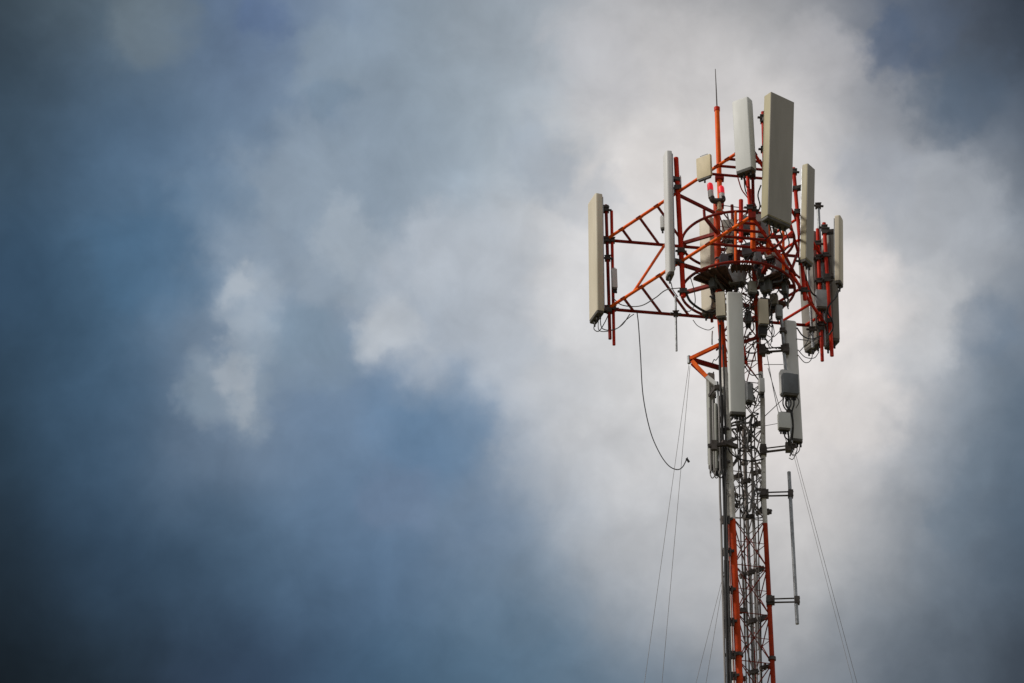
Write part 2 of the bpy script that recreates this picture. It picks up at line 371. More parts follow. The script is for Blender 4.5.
# guy bracket: outrigger pointing left
GB = W(689.5, 359, -.1)
m = MB(); m.bar(GB, W(723, 343, -.28), .055, .06); m.build('guy_arm', M['orange'], TW)
MB().bar(GB, W(720, 368, .1), .07, .07).build('guy_arm', M['maroon'], TW)
MB().bar(GB + Vector((.05, 0, -.05)), W(707, 377, -.2), .07, .07).build('guy_arm', M['orange'], TW)
MB().bar(W(707, 377, -.2), W(725, 392, -.28), .07, .07).build('guy_arm', M['pale'], TW)
MB().bar(GB + Vector((.03, 0, -.1)), W(714, 385, .0), .035, .035).build('guy_arm', M['red'], TW)
MB().tube([GB + Vector((-.01, 0, .06)), GB + Vector((-.01, 0, -.09))], .032, 10).build('guy_lug', M['galv'], TW)
MB().bar(W(741, 343, -.2), W(745, 364, -.15), .1, .06).build('gusset', M['red'], TW)
MB().bar(W(744, 342, -.2), W(762, 336, -.12), .06, .05).build('gusset', M['maroon'], TW)
# cable hangers between the legs
for (x, y, w, h) in ((738, 476, 9, 5), (746, 481, 10, 5), (757, 472, 8, 5), (733, 506, 12, 4), (748, 517, 11, 5), (760, 512, 9, 4), (768, 512, 7, 3),
                     (743, 575, 7, 5), (751, 572, 8, 5), (760, 569, 8, 5), (741, 611, 11, 6), (752, 621, 10, 6), (763, 618, 8, 6), (742, 679, 10, 5), (753, 672, 12, 5), (765, 667, 12, 4),
                     (757, 424, 7, 5), (748, 440, 7, 4), (739, 429, 6, 5), (751, 398, 6, 5)):
    d = random.uniform(-.1, .25); w *= .8
    m = MB(); a = W(x - w / 2, y + 1, d); b = W(x + w / 2, y - 1, d + .06)
    m.bar(a, b, .08, h * PX * .7)
    for k in range(3):
        q = a.lerp(b, .1 + .4 * k); m.tube([q + Vector((0, 0, -.05)), q + Vector((0, 0, .03 + .03 * (k % 2)))], .026, 8)
    m.build('cable_hanger', M['steel'], TW)
for y in (520, 552, 590, 622, 655, 676, 430, 463):                   # clamps holding the feeders on the left leg
    x = 724 + (y - 500) * .042
    m = MB(); m.bar(W(x - 5, y, -.34), W(x + 8, y - 1, -.34), .05, .045)
    for k in (-2, 1, 4): m.tube([W(x + k, y - 4, -.38), W(x + k, y + 4, -.38)], .022, 8)
    m.build('cable_hanger', M['steel'], TW)

# ------------------------------------------------------------------ triangular head frame
zl = W(733, 284, 0).z
L = H(607, 309, zl); N = H(752, 216, zl); R = H(827, 327, zl)
zu = W(606.5, 240, L.y - 60).z; DZ = Vector((0, 0, zu - zl))
HF = thing('antenna_frame', 'two-level triangular orange and dark red frame carrying the antennas round the mast head', 'frame', (L + N + R) / 3)
for off in (Vector(), DZ):
    for a, b, mm in ((L, N, 'orange'), (L, R, 'maroon'), (N, R, 'red')):
        MB().tube([a + off, b + off], .030, 10).build('chord', M[mm], HF)
    for K, I, J, fr in ((L, N, R, (.12, .245, .37)), (R, L, N, (.10, .22, .36)), (N, L, R, (.07, .14, .21, .29))):
        for f in fr:
            MB().tube([K.lerp(I, f) + off, K.lerp(J, f) + off], .026, 8).build('rung', M['red'] if K is R else M['maroon'], HF)
            for q_, e_ in ((K.lerp(I, f), I), (K.lerp(J, f), J)):
                d_ = (e_ - K).normalized() * .06; MB().bar(q_ + off - d_, q_ + off + d_, .085, .016).build('joint_plate', M['maroon'], HF)
def br(p, q, mm='red', r=.027): MB().tube([p, q], r, 8).build('brace', M[mm], HF)
br(L.lerp(R, .27) + DZ, L.lerp(N, .19), 'orange')
br(R.lerp(L, .2) + DZ, R.lerp(N, .2), 'red'); br(N.lerp(R, .45) + DZ, N.lerp(R, .8), 'red'); br(N.lerp(R, .75) + DZ, N.lerp(R, .5), 'maroon')
br(W(753, 250, -1.5), W(780, 251, -1.0), 'red'); br(W(753, 213, -1.5), W(753, 249, -1.5), 'orange', .045); br(W(768, 224, -1.2), W(768, 253, -1.2), 'orange', .042)
br(W(768, 254, -1.2), W(792, 232, -.9), 'red'); br(W(776, 238, -1.0), W(796, 276, -.6), 'maroon'); br(W(756, 241, -.8), W(800, 278, -.4), 'maroon', .022)
br(W(741, 200, -.9), W(741, 242, -.9), 'red', .04); br(W(744, 178, -1.8), W(757, 214, -1.2), 'maroon', .02)
for f in (.5,):
    for a, b in ((L, N), (N, R), (L, R)):
        c = a.lerp(b, f); near = min((at_z(p, zl) for p in (LA, LB, LC)), key=lambda q: (q - c).length)
        MB().bar(c, near, .06, .06).build('support_arm', M['maroon'], HF)
        MB().bar(c + DZ, Vector((near.x, near.y, near.z)) + DZ * .9, .05, .05).build('support_arm', M['maroon'], HF)
for p in (L, N, R):
    for off in (Vector(), DZ): MB().bar(p + off - Vector((0, 0, .06)), p + off + Vector((0, 0, .06)), .13, .1).build('corner_plate', M['maroon'], HF)

# ------------------------------------------------------------------ mount pipes
PIPES = {}
def pipe(key, a, b, dy, wpx, m, label, clamps=(), group='antenna mount pipes', name='mount_pipe'):
    p, q = W(*a, dy), W(*b, dy)
    t = thing(name, label, 'pipe', q, group)
    MB().tube([q, p], wpx * PX / 2, 12).build('tube', M[m], t)
    for y in clamps:
        f = (y - a[1]) / (b[1] - a[1]); c = p.lerp(q, f)
        k = MB(); hw = wpx * PX / 2 + .022; k.bar(c + Vector((0, 0, -.045)), c + Vector((0, 0, .045)), hw * 2, hw * 2); k.bar(c + Vector((-.10, -.02, 0)), c + Vector((.10, .03, .01)), .035, .03); k.bar(c + Vector((-.06, -.05, .03)), c + Vector((.06, -.06, .03)), .02, .02)
        k.build('clamp', M['steel'], t)
    PIPES[key] = (p, q); return t
pipe('L1', (606, 205), (610, 339), L.y - 60 - .05, 3.4, 'maroon', 'dark red pipe nearest the cream panel at the far left tip of the frame', (210, 241, 259, 309))
pipe('L2', (611.5, 211), (614, 345), L.y - 60 + .02, 3.2, 'red', 'red pipe standing just inside the outermost one at the left tip of the frame', (241, 309))
pipe('LN', (676, 158), (683.5, 297), -.8, 5, 'red', 'thick orange red pipe beside the narrow pale panel left of the hoops', (189, 252, 292))
pipe('LN2', (675.5, 296), (676.5, 351), -.3, 2.2, 'galv', 'thin bare grey pipe hanging below the frame left of the mast', (314,))
pipe('N1', (763, 112), (766, 222), -2.15, 4, 'red', 'red pipe behind the largest antenna panel at the top', (118, 150, 207))
pipe('N2', (747, 165), (750, 212), -2.0, 3.5, 'red', 'red pipe under the short grey panel beside the lightning rod', (208,))
pipe('N3', (752.5, 166), (753.5, 212), -1.95, 3.2, 'maroon', 'dark red pipe directly left of the largest panel', (210,))
pipe('NR', (793.5, 168), (805, 300), -.05, 4, 'red', 'bright red pipe between the largest panel and the tall narrow panel right of it', (172, 213, 262, 291))
pipe('R1', (817.5, 229), (822.3, 361), 1.40, 3.6, 'red', 'red pipe that reaches lowest at the right tip of the frame', (244, 259, 282, 325))
pipe('R2', (824, 223), (832, 356), 1.32, 4, 'red', 'red pipe nearest the small cream panel at the right tip of the frame', (228, 256, 281))
pipe('R3', (818, 203), (824.5, 346), 1.50, 3.4, 'galv', 'bare grey galvanised pipe between the red pipes at the right tip', (206,))
pipe('R4', (806, 240), (813, 348), 1.25, 3.0, 'galv', 'grey pipe up the inner edge of the dark panel at the right tip', (330,))
pipe('P10', (780.5, 306), (792, 452), -.30, 3.2, 'galv', 'grey pipe that holds the two boxes right of the mast', (349, 447))
pipe('P12', (717, 382), (721, 474), -.35, 3, 'galv', 'grey pipe behind the two low panels left of the mast', (445, 468))
pipe('BK', (704, 210), (712, 322), .35, 3, 'maroon', 'dark red pipe behind the cream panel inside the hoops', (236, 312))

# ------------------------------------------------------------------ panel antennas
def profile(w, d, r, back=.012):
    hw, hd = w / 2, d / 2; r = min(r, hw * .95, hd * 1.6); out = []
    for (cx, cy, a0) in ((hw - r, hd - r, 0), (-hw + r, hd - r, 90)):
        for k in range(6):
            a = math.radians(a0 + 90 * k / 5); out.append((cx + r * math.cos(a), cy + r * math.sin(a)))
    out += [(-hw, -hd + back), (-hw + back, -hd), (hw - back, -hd), (hw, -hd + back)]
    return out
def frame_of(a, b, th):
    ax = (b - a).normalized(); n0 = Vector((math.sin(math.radians(th)), -math.cos(math.radians(th)), 0))
    n = (n0 - ax * n0.dot(ax)).normalized(); return ax, ax.cross(n), n
def nearest_on(seg, p):
    a, b = seg; t = max(0, min(1, (p - a).dot(b - a) / (b - a).length_squared)); return a.lerp(b, t)
def panel(top, bot, dy, w, d, th, m, label, pk=None, nconn=4, rnd=.05, fr=(.1, .9), ddy=0.0, capm='capd', front_shade=None):
    a, b = W(*bot, dy), W(*top, dy + ddy); ax, sx, n = frame_of(a, b, th); hgt = (b - a).length
    t = thing('panel_antenna', label, 'antenna', a, 'panel antennas')
    pr = profile(w, d, rnd)
    MB().loft(pr, a, sx, n, ax, [(0, .985), (.01, 1), (hgt - .03, 1), (hgt - .008, .97), (hgt, .9)]).build('radome', M[m], t)
    if front_shade: MB().loft(profile(w * .985, .012, .004, .002), a + n * (d / 2 + .004), sx, n, ax, [(.012, 1), (hgt - .012, 1)]).build('shaded_front', M[front_shade], t)  # thin darker plate, puts the front face's shade into the colour
    cap = MB().loft(pr, a, sx, n, ax, [(-.055, .93), (-.045, .96), (-.002, .96)]).build('end_cap', M[capm], t)
    for k in range(nconn):
        u = (k + .5) / nconn - .5
        c = a + sx * (u * w * .85) + n * (d * .12 * (1 if k % 2 else -1))
        MB().tube([c - ax * .05, c - ax * (.12 + .03 * random.random())], .018, 8).build('connector', M['black'], cap)
    MB().loft(profile(w * .93, .02, .004, .002), a - n * (d / 2 + .008), sx, n, ax, [(.06, 1), (hgt - .06, 1)]).build('back_tray', M['galv'] if m != 'dull' else M['dull'], t)
    if pk:
        for f in fr:
            p = a + ax * (hgt * f) - n * (d / 2 + .01); q = nearest_on(PIPES[pk], p - Vector((0, 0, .02)))
            k = MB(); k.bar(p - ax * .05, p + ax * .05, .09, .04, n)
            if (q - p).length > .03:
                off = sx * .045
                k.bar(p + off, q + off, .018, .06); k.bar(p - off, q - off, .018, .06)
            k.bar(q - ax * .04, q + ax * .04, .10, .10)
            k.build('bracket', M['steel'], t)
    return t
panel((779, 99), (776, 222), -2.45, .54, .19, 36, 'olive', 'largest and highest panel, its broad face shaded taupe, edge sunlit yellowish, at the mast top', 'N1', 6, .012, front_shade='taupe')
panel((742, 101), (746, 171), -2.45, .335, .17, -33, 'grey', 'short broad light grey panel left of the largest panel at the top', 'N3', 4, .03, (.15, .8))
panel((667.2, 154), (669.8, 275), -.85, .27, .115, -78, 'pale', 'narrow pale grey panel on the thick red pipe left of the hoops', 'LN', 2, .05, (.12, .8))
panel((595, 199), (596.5, 316), L.y - 60 - .1, .45, .14, -71, 'cream', 'tall cream panel at the far left tip of the frame', 'L1', 5, .04, (.06, .94))
panel((808.3, 167), (806.5, 262), -.12, .25, .12, 55, 'olive', 'tall narrow panel, its face shaded taupe, just right of the largest one', 'NR', 4, .015, (.05, .8), front_shade='taupe')
panel((808, 236), (814.5, 346), 1.65, .46, .16, 122, 'dull', 'dark panel seen from behind, innermost at the right tip, lower end free', 'R1', 5, .03, (.1, .75))
panel((829, 235), (832, 343), 1.75, .40, .15, 112, 'dull', 'dark panel seen from behind, right beside the small cream panel at the right tip', 'R2', 5, .03, (.1, .7))
panel((839, 218), (839.3, 283), 1.3, .23, .11, 70, 'cream', 'short cream panel at the far right edge of the antenna group', 'R2', 3, .04, (.12, .8))
panel((734.3, 293.5), (737.5, 413), -.85, .285, .11, 6, 'grey', 'long light grey panel facing the viewer in front of the mast below the hoops', 'P12', 5, .03, ())
panel((789.5, 322), (796, 440), -.15, .24, .13, 14, 'pale', 'long grey green panel on the arms right of the mast, behind the two boxes', 'P10', 4, .05, (.2, .9))
panel((706.5, 219), (709, 312), .2, .26, .14, -40, 'cream', 'cream panel standing inside the hoops on the left of the mast', 'BK', 4, .03, (.2, .8))
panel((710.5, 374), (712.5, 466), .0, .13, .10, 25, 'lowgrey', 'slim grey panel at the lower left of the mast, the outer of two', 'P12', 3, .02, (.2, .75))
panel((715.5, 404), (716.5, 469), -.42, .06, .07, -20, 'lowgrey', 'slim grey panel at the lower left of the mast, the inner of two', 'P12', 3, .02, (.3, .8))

# ------------------------------------------------------------------ boxes and units
def unit(name, label, cat, x, y, dy, w, h, d, th, m, capm='capd', conn=3, fins=0, lean=.04, group=None, side=None):
    a, b = W(x + lean * h * 24, y + h * 24.3, dy), W(x - lean * h * 24, y - h * 24.3, dy); ax, sx, n = frame_of(a, b, th)
    t = thing(name, label, cat, a, group); hh = (b - a).length
    MB().loft(profile(w, d, .008, .006), a, sx, n, ax, [(0, .98), (.008, 1), (hh - .008, 1), (hh, .98)]).build('housing', M[m], t)
    cap = MB().loft(profile(w * .9, d * .85, .02), a, sx, n, ax, [(-.035, .97), (-.002, 1)]).build('base_plate', M[capm], t)
    for k in range(conn):
        c = a + sx * ((k + .5) / conn - .5) * w * .8
        MB().tube([c - ax * .035, c - ax * .10], .017, 8).build('connector', M['black'], cap)
    if fins:
        k = MB()
        for i in range(fins):
            u = ((i + .5) / fins - .5) * w * .86
            k.bar(a + sx * u - n * (d / 2 + .02) + ax * .03, a + sx * u - n * (d / 2 + .02) + ax * (hh - .03), .008, .038, n)
        k.build('cooling_fin', M[side or m], t)
    k = MB(); c = b + ax * .004
    k.tube([c - sx * w * .25, c - sx * w * .25 + ax * .035, c + sx * w * .25 + ax * .035, c + sx * w * .25], .008, 6); k.build('handle', M['galv'], t)
    return t
unit('patch_antenna', 'square buff flat antenna on the upper orange chord left of the lightning rod', 'antenna', 704.3, 167.5, -1.75, .30, .43, .06, -35, 'buff', conn=1)
unit('remote_radio_unit', 'slate grey radio box strapped to the pipe right of the mast', 'radio unit', 790, 385, -.62, .285, .40, .14, 12, 'unitd', conn=4, fins=9, side='unit')
unit('remote_radio_unit', 'pale grey radio box hidden behind the slate grey box, its left edge showing', 'radio unit', 785.5, 383, -.36, .2, .46, .14, 12, 'pale', conn=3)
unit('junction_box', 'light grey box hanging under the slate box right of the mast', 'box', 784, 421.5, -.6, .215, .31, .12, 10, 'grey', conn=4)
unit('tower_amplifier', 'cream box tucked against the upper left of the long front panel', 'amplifier', 720.8, 305.5, -.75, .165, .48, .14, -10, 'cream', conn=2)
unit('tower_amplifier', 'cream box with a black underside hanging right of the mast leg under the deck', 'amplifier', 763.2, 313, -.55, .17, .50, .14, 8, 'cream', conn=3)
unit('filter_box', 'black box fixed directly below the cream box right of the mast leg', 'box', 762.5, 330.5, -.5, .15, .18, .14, 8, 'black', conn=3)
unit('filter_box', 'small black box inside the hoops just right of the mast leg', 'box', 760.5, 275, -.6, .13, .22, .1, 0, 'black', conn=3)
unit('remote_radio_unit', 'blue grey radio box under the largest panel', 'radio unit', 762, 230, -1.3, .20, .36, .16, 10, 'unit', conn=3, fins=6)
unit('remote_radio_unit', 'grey radio box inside the hoops right of the mast', 'radio unit', 780, 268, -.5, .26, .34, .16, 25, 'unit', conn=3, fins=6)
unit('remote_radio_unit', 'rose grey radio box beside the cream panel within the upper hoop', 'radio unit', 728, 232, .1, .22, .42, .16, -10, 'taupe', conn=3, fins=6)
unit('remote_radio_unit', 'grey radio box in the shade under the left of the deck', 'radio unit', 737, 277, -.4, .28, .30, .18, -20, 'unit', conn=3, fins=6)
unit('remote_radio_unit', 'grey box fixed to the right side of the mast beside the long front panel', 'radio unit', 748.5, 393, -.2, .13, .36, .14, 30, 'unit', conn=2)
unit('splitter_box', 'small white box on the inner pipe at the left tip of the frame', 'box', 614.3, 279, L.y - 60 - .12, .10, .38, .09, 10, 'pale', conn=3)
unit('splitter_box', 'tiny grey box on the back of the narrow pale panel, facing the left tip', 'box', 662.3, 223, -.65, .075, .22, .08, -10, 'pale', conn=1)
unit('splitter_box', 'tiny pale box beside the thick red pipe at the upper orange chord', 'box', 680, 182, -.7, .05, .18, .06, 0, 'pale', conn=1)
unit('tower_amplifier', 'rounded grey box hung on the pipes at the right tip', 'amplifier', 821, 300, 1.15, .20, .34, .16, 5, 'unit', conn=3)
unit('splitter_box', 'small grey box at the upper right leg just under the deck', 'box', 779, 312, -.3, .12, .22, .1, 10, 'unit', conn=2)
unit('splitter_box', 'small white box under the largest panel beside its pipe', 'box', 758.5, 219, -1.5, .10, .14, .09, 0, 'pale', conn=1)
unit('splitter_box', 'small white box under the largest panel, below its middle', 'box', 775, 227, -1.5, .085, .13, .09, 0, 'pale', conn=1)
unit('splitter_box', 'white box on the right leg at the band where red paint turns white', 'box', 761.5, 386, -.3, .10, .28, .1, 10, 'pale', conn=2)

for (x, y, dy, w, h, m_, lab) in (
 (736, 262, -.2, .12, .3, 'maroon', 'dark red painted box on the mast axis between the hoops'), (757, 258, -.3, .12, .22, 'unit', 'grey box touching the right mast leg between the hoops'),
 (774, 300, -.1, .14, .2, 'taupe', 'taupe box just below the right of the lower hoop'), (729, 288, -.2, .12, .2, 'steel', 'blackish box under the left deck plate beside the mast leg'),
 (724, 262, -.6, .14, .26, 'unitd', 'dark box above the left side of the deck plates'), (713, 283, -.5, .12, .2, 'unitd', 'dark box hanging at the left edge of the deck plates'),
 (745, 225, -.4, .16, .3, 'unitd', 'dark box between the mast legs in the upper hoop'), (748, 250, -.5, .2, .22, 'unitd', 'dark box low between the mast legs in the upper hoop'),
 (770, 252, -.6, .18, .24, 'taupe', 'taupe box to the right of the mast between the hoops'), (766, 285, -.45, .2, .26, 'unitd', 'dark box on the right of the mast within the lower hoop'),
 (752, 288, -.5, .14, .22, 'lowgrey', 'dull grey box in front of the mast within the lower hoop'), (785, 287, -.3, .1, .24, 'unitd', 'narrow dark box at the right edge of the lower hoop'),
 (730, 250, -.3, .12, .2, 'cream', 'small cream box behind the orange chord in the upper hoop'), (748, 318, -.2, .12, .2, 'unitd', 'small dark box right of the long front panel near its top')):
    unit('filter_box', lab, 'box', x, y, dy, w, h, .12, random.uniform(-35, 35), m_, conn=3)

# ------------------------------------------------------------------ lightning rod, beacon, whip antenna
t = thing('lightning_rod', 'orange pole with a thin bare grey spike on the highest point of the mast', 'lightning rod', W(720.5, 212, -.28))
MB().tube([W(720.5, 214, -.28), W(717, 108, -.28)], .046, 12).build('pole', M['orange'], t)
MB().tube([W(717, 108.5, -.28), W(716, 84, -.28), W(715.3, 69, -.28)], .013, 8, r2=.006).build('spike', M['steel'], t)
MB().tube([W(717, 111, -.28), W(717, 107.5, -.28)], .055, 12).build('collar', M['red'], t)
for y in (178, 205):
    c = W(719.5, y, -.28); MB().bar(c - Vector((0, 0, .05)), c + Vector((0, 0, .05)), .16, .14).build('clamp', M['maroon'], t)
bdy = -.75
t = thing('beacon_light', 'twin red obstruction lamps on a grey forked holder at the front of the upper hoop', 'beacon', W(719, 209, bdy))
MB().tube([W(719.3, 210, bdy), W(719, 200, bdy)], .04, 12).build('post', M['buff'], t)
m = MB(); m.tube(spline([W(711.5, 197, bdy), W(713, 200.5, bdy), W(718, 201, bdy), W(722.5, 200, bdy), W(722.3, 197, bdy)]), .055, 10); m.build('yoke', M['steel'], t)
for x, y in ((710.3, 187.5), (721.5, 190.5)):
    b_ = W(x + .8, y + 10.5, bdy); tp = W(x + .2, y + 3.2, bdy); ax = (tp - b_).normalized()
    body = MB().tube([b_, b_ + ax * .03, tp - ax * .01, tp], .052, 14).build('lamp_body', M['pale'], t)
    k = MB(); hgt = .115
    s_ = Vector((1, 0, 0)); n_ = s_.cross(ax)
    circ = [(math.cos(i * math.pi / 7) * .055, math.sin(i * math.pi / 7) * .055) for i in range(14)]
    k.loft(circ, tp, s_, n_, ax, [(.001, 1), (.115, 1), (.145, .85), (.163, .5), (.168, .15)]); k.build('lens', M['lens'], body)
t = thing('whip_antenna', 'long plain grey pole antenna held off the right side of the mast by two arms', 'antenna', W(797, 624, -.15))
MB().tube([W(797.3, 624, -.15), W(789, 472, -.15)], .032, 12).build('radiator', M['galv'], t)
for ya, x0, x1 in ((494, 765, 793.5), (600.5, 771, 800)):
    k = MB()
    k.tube([W(x0, ya - 1.5, -.12), W(x1, ya - 2.4, -.12)], .014, 8); k.tube([W(x0, ya + 2, -.12), W(x1, ya + 1.4, -.12)], .016, 8)
    k.bar(W(x0 - 2, ya - 4, -.13), W(x0 - 1.5, ya + 5, -.13), .10, .12); k.bar(W(x0 - 5, ya + 1, -.2), W(x0 + 3, ya, -.2), .03, .03)
    k.bar(W(x0 + 2, ya - 4, -.12), W(x0 + 2.3, ya + 4, -.12), .05, .08); k.bar(W(x1 - 3, ya - 3.5, -.14), W(x1 - 2.9, ya + 3.5, -.14), .09, .1)
    k.build('standoff_arm', M['steel'], t)
# standoff arms of the lower right antenna
for ya, yb, x0, x1, lab in ((350.5, 349, 763, 786, 'upper steel arm that holds the grey pipe right of the mast'), (450.5, 447.5, 764, 789, 'lower steel arm that holds the grey pipe right of the mast')):
    t = thing('standoff_arm', lab, 'arm', W(x0, ya, -.12), 'arms right of the mast')
    k = MB(); k.tube([W(x0, ya - 2, -.12), W(x1, yb - 2, -.28)], .013, 8); k.tube([W(x0, ya + 1.6, -.12), W(x1, yb + 1.6, -.28)], .022, 8); k.build('bar', M['steel'], t)
    k = MB(); k.bar(W(x0 - 1, ya - 5, -.14), W(x0 - .5, ya + 5, -.14), .11, .12); k.bar(W(x0 - 4, ya + 2, -.2), W(x0 + 4, ya + 1, -.2), .03, .04); k.build('clamp', M['steel'], t)
    k = MB(); k.bar(W(x1 - .5, yb - 4, -.3), W(x1, yb + 4, -.3), .12, .12); k.build('clamp', M['steel'], t)
t = thing('standoff_arm', 'dark bracket across the left leg behind the two slim low panels', 'arm', W(712, 446, -.3), 'arms left of the mast')
k = MB(); k.bar(W(708, 446, -.62), W(726, 444, -.6), .06, .06); k.bar(W(724, 444, -.6), W(737, 438, -.3), .05, .06); k.bar(W(722, 442, -.6), W(737, 447, -.5), .08, .07); k.bar(W(714, 441, -.62), W(714.3, 450, -.62), .1, .08); k.build('bar', M['steel'], t)

# ------------------------------------------------------------------ cables
def cable(pts, wpx, m, label, group=None, name='cable', cat='cable', end=False, jit=0.0):
    P = [W(p[0], p[1], p[2]) for p in pts]
    sp = spline(P, 8)
    o = MB().tube(sp, max(wpx * PX / 2, .004), 7).build(name, M[m], loc=P[0]); tag(o, label, cat, group)
    return o
# hanging loose cable
HC = thing('loose_cable', 'long loose black cable hanging in a deep loop below the left arm of the frame', 'cable', W(638, 315, .6))
MB().tube(spline([W(x, y, d) for x, y, d in ((637, 312, .6), (638.5, 325, .6), (640.5, 355, .6), (643, 395, .5), (650, 430, .4), (659, 452, .3), (668, 465, .2), (676.5, 469.5, .15), (682.5, 467, .1), (687.5, 457.5, .1))], 8), .0095, 8).build('sheath', M['black'], HC)
MB().tube([W(686.5, 458.5, .1), W(689.0, 462, .1)], .022, 8).build('plug', M['black'], HC)
# guy wires to the ground
def guy(a, through, wpx, label, row=2688):
    k = (row - a[1]) / (through[1] - a[1]); gx = a[0] + (through[0] - a[0]) * k
    p = W(*a); q = H(gx, row, 0.0)
    o = MB().tube([p, q], wpx * PX / 2 * .7, 6).build('guy_wire', M['feeder'], loc=q); tag(o, label, 'wire', 'guy wires')
guy((689, 364, -.1), (644.5, 683), .62, 'faint wire from the left bracket, ending leftmost at the lower picture edge', 2690)
guy((690, 366, -.1), (662, 683), .62, 'faint wire from the left bracket, running just right of its twin', 2681)
guy((727, 560, -.28), (696, 683), .55, 'faint wire low on the left leg, the outer of that pair', 2688)
guy((730, 540, -.28), (706, 683), .55, 'faint wire low on the left leg, the inner of that pair', 2681)
guy((793, 452, -.28), (853, 683), .5, 'faint wire falling right from the lower steel arm, the left of that pair', 2688)
guy((795, 452, -.28), (857, 683), .6, 'faint wire falling right from the lower steel arm, the right of that pair', 2681)
cable([(765, 345, -.12), (776, 402, -.2), (786, 440, -.25), (793, 456, -.28)], .7, 'cable', 'thin stay wire slanting from the right leg to the lower steel arm', 'stay wires', 'stay_wire', 'wire')
cable([(768, 368, -.12), (778, 402, -.2), (783, 416, -.3)], .7, 'cable', 'thin stay wire slanting from the right leg to the light grey box', 'stay wires', 'stay_wire', 'wire')
cable([(764, 417, -.12), (783, 399, -.5)], .8, 'cable', 'thin cable rising from the right leg to the slate grey box', 'stay wires', 'stay_wire', 'wire')
cable([(764, 426, -.12), (780, 423, -.55)], .6, 'cable', 'faint level cable from the right leg to the light grey box', 'stay wires', 'stay_wire', 'wire')
cable([(764, 364.5, -.12), (783, 364.5, -.4)], .7, 'cable', 'faint level wire below the upper steel arm', 'stay wires', 'stay_wire', 'wire')
# feeder run down the outside of the left leg
def down(x0, y0, x1, dy, wpx, m, label, group, name='feeder_cable', wig=.6):
    pts = []; n = 9
    for i in range(n):
        f = i / (n - 1); y = y0 + (683 - y0) * f
        pts.append((x0 + (x1 - x0) * f + random.uniform(-wig, wig), y, dy))
    P = [W(*p) for p in pts]; d = (P[-1] - P[0]).normalized(); P.append(P[-1] + d * ((0 - P[-1].z) / d.z * .98))
    o = MB().tube(spline(P, 5), wpx * PX / 2, 8).build(name, M[m], loc=P[-1]); tag(o, label, 'cable', group)
gl = 'feeder cables outside the left leg'
down(719.5, 325, 728, -.42, 2.6, 'black', 'thick black feeder cable down the outer side of the left leg', gl)
down(723.0, 345, 731.0, -.5, 1.7, 'black', 'black feeder cable squeezed between the left leg and the thick feeder', gl)
down(720.0, 470, 725.0, -.35, 2.2, 'feeder', 'outermost grey conduit at the left of the mast', gl, 'conduit')
down(722.5, 395, 730.0, -.3, 1.8, 'cable', 'dark grey feeder cable against the left leg', gl)
down(725.5, 470, 733.8, -.2, 2.6, 'pale', 'white conduit showing along the outer side of the left leg', gl, 'conduit', .2)
for x_, y_, lab_ in ((709.5, 408, 'outermost thin grey riser across the slim low panels left of the mast'), (712.8, 400, 'middle thin grey riser across the slim low panels left of the mast'), (718.8, 396, 'innermost thin grey riser across the slim low panels left of the mast')):
    cable([(x_, y_, -.52), (x_ + .6, y_ + 30, -.54), (x_ + 1.2, 458, -.54), (x_ + 1.6, 471, -.54)], 1.9, 'feeder', lab_, 'risers left of the mast', 'riser_cable')
for x_, lab_ in ((710, 'left grey cable loop dangling under the slim low panels'), (714, 'middle grey cable loop dangling under the slim low panels'), (718, 'right black cable loop dangling under the slim low panels')):
    cable([(x_, 468, -.5), (x_ + .2, 474, -.5), (x_ + 2, 478, -.48), (x_ + 4.5, 476, -.46), (x_ + 6, 469, -.44)], 1.1, 'black' if x_ == 718 else 'feeder', lab_, 'cable loops left of the mast', 'jumper_cable')
gi = 'feeder cables inside the mast'
for i, x in enumerate((741, 744.5, 747.5, 750, 753, 756.5, 759.5)):
    y0 = random.uniform(395, 425)
    down(x - 4 + random.uniform(-2, 2), y0, x + 5.5 * (1 - i / 14) , random.uniform(-.02, .28), random.choice((1.0, 1.3, 1.6, 1.9)), random.choice(('feeder', 'feeder', 'cable', 'steel')), 'feeder cable running down between the legs of the mast', gi, wig=.8)
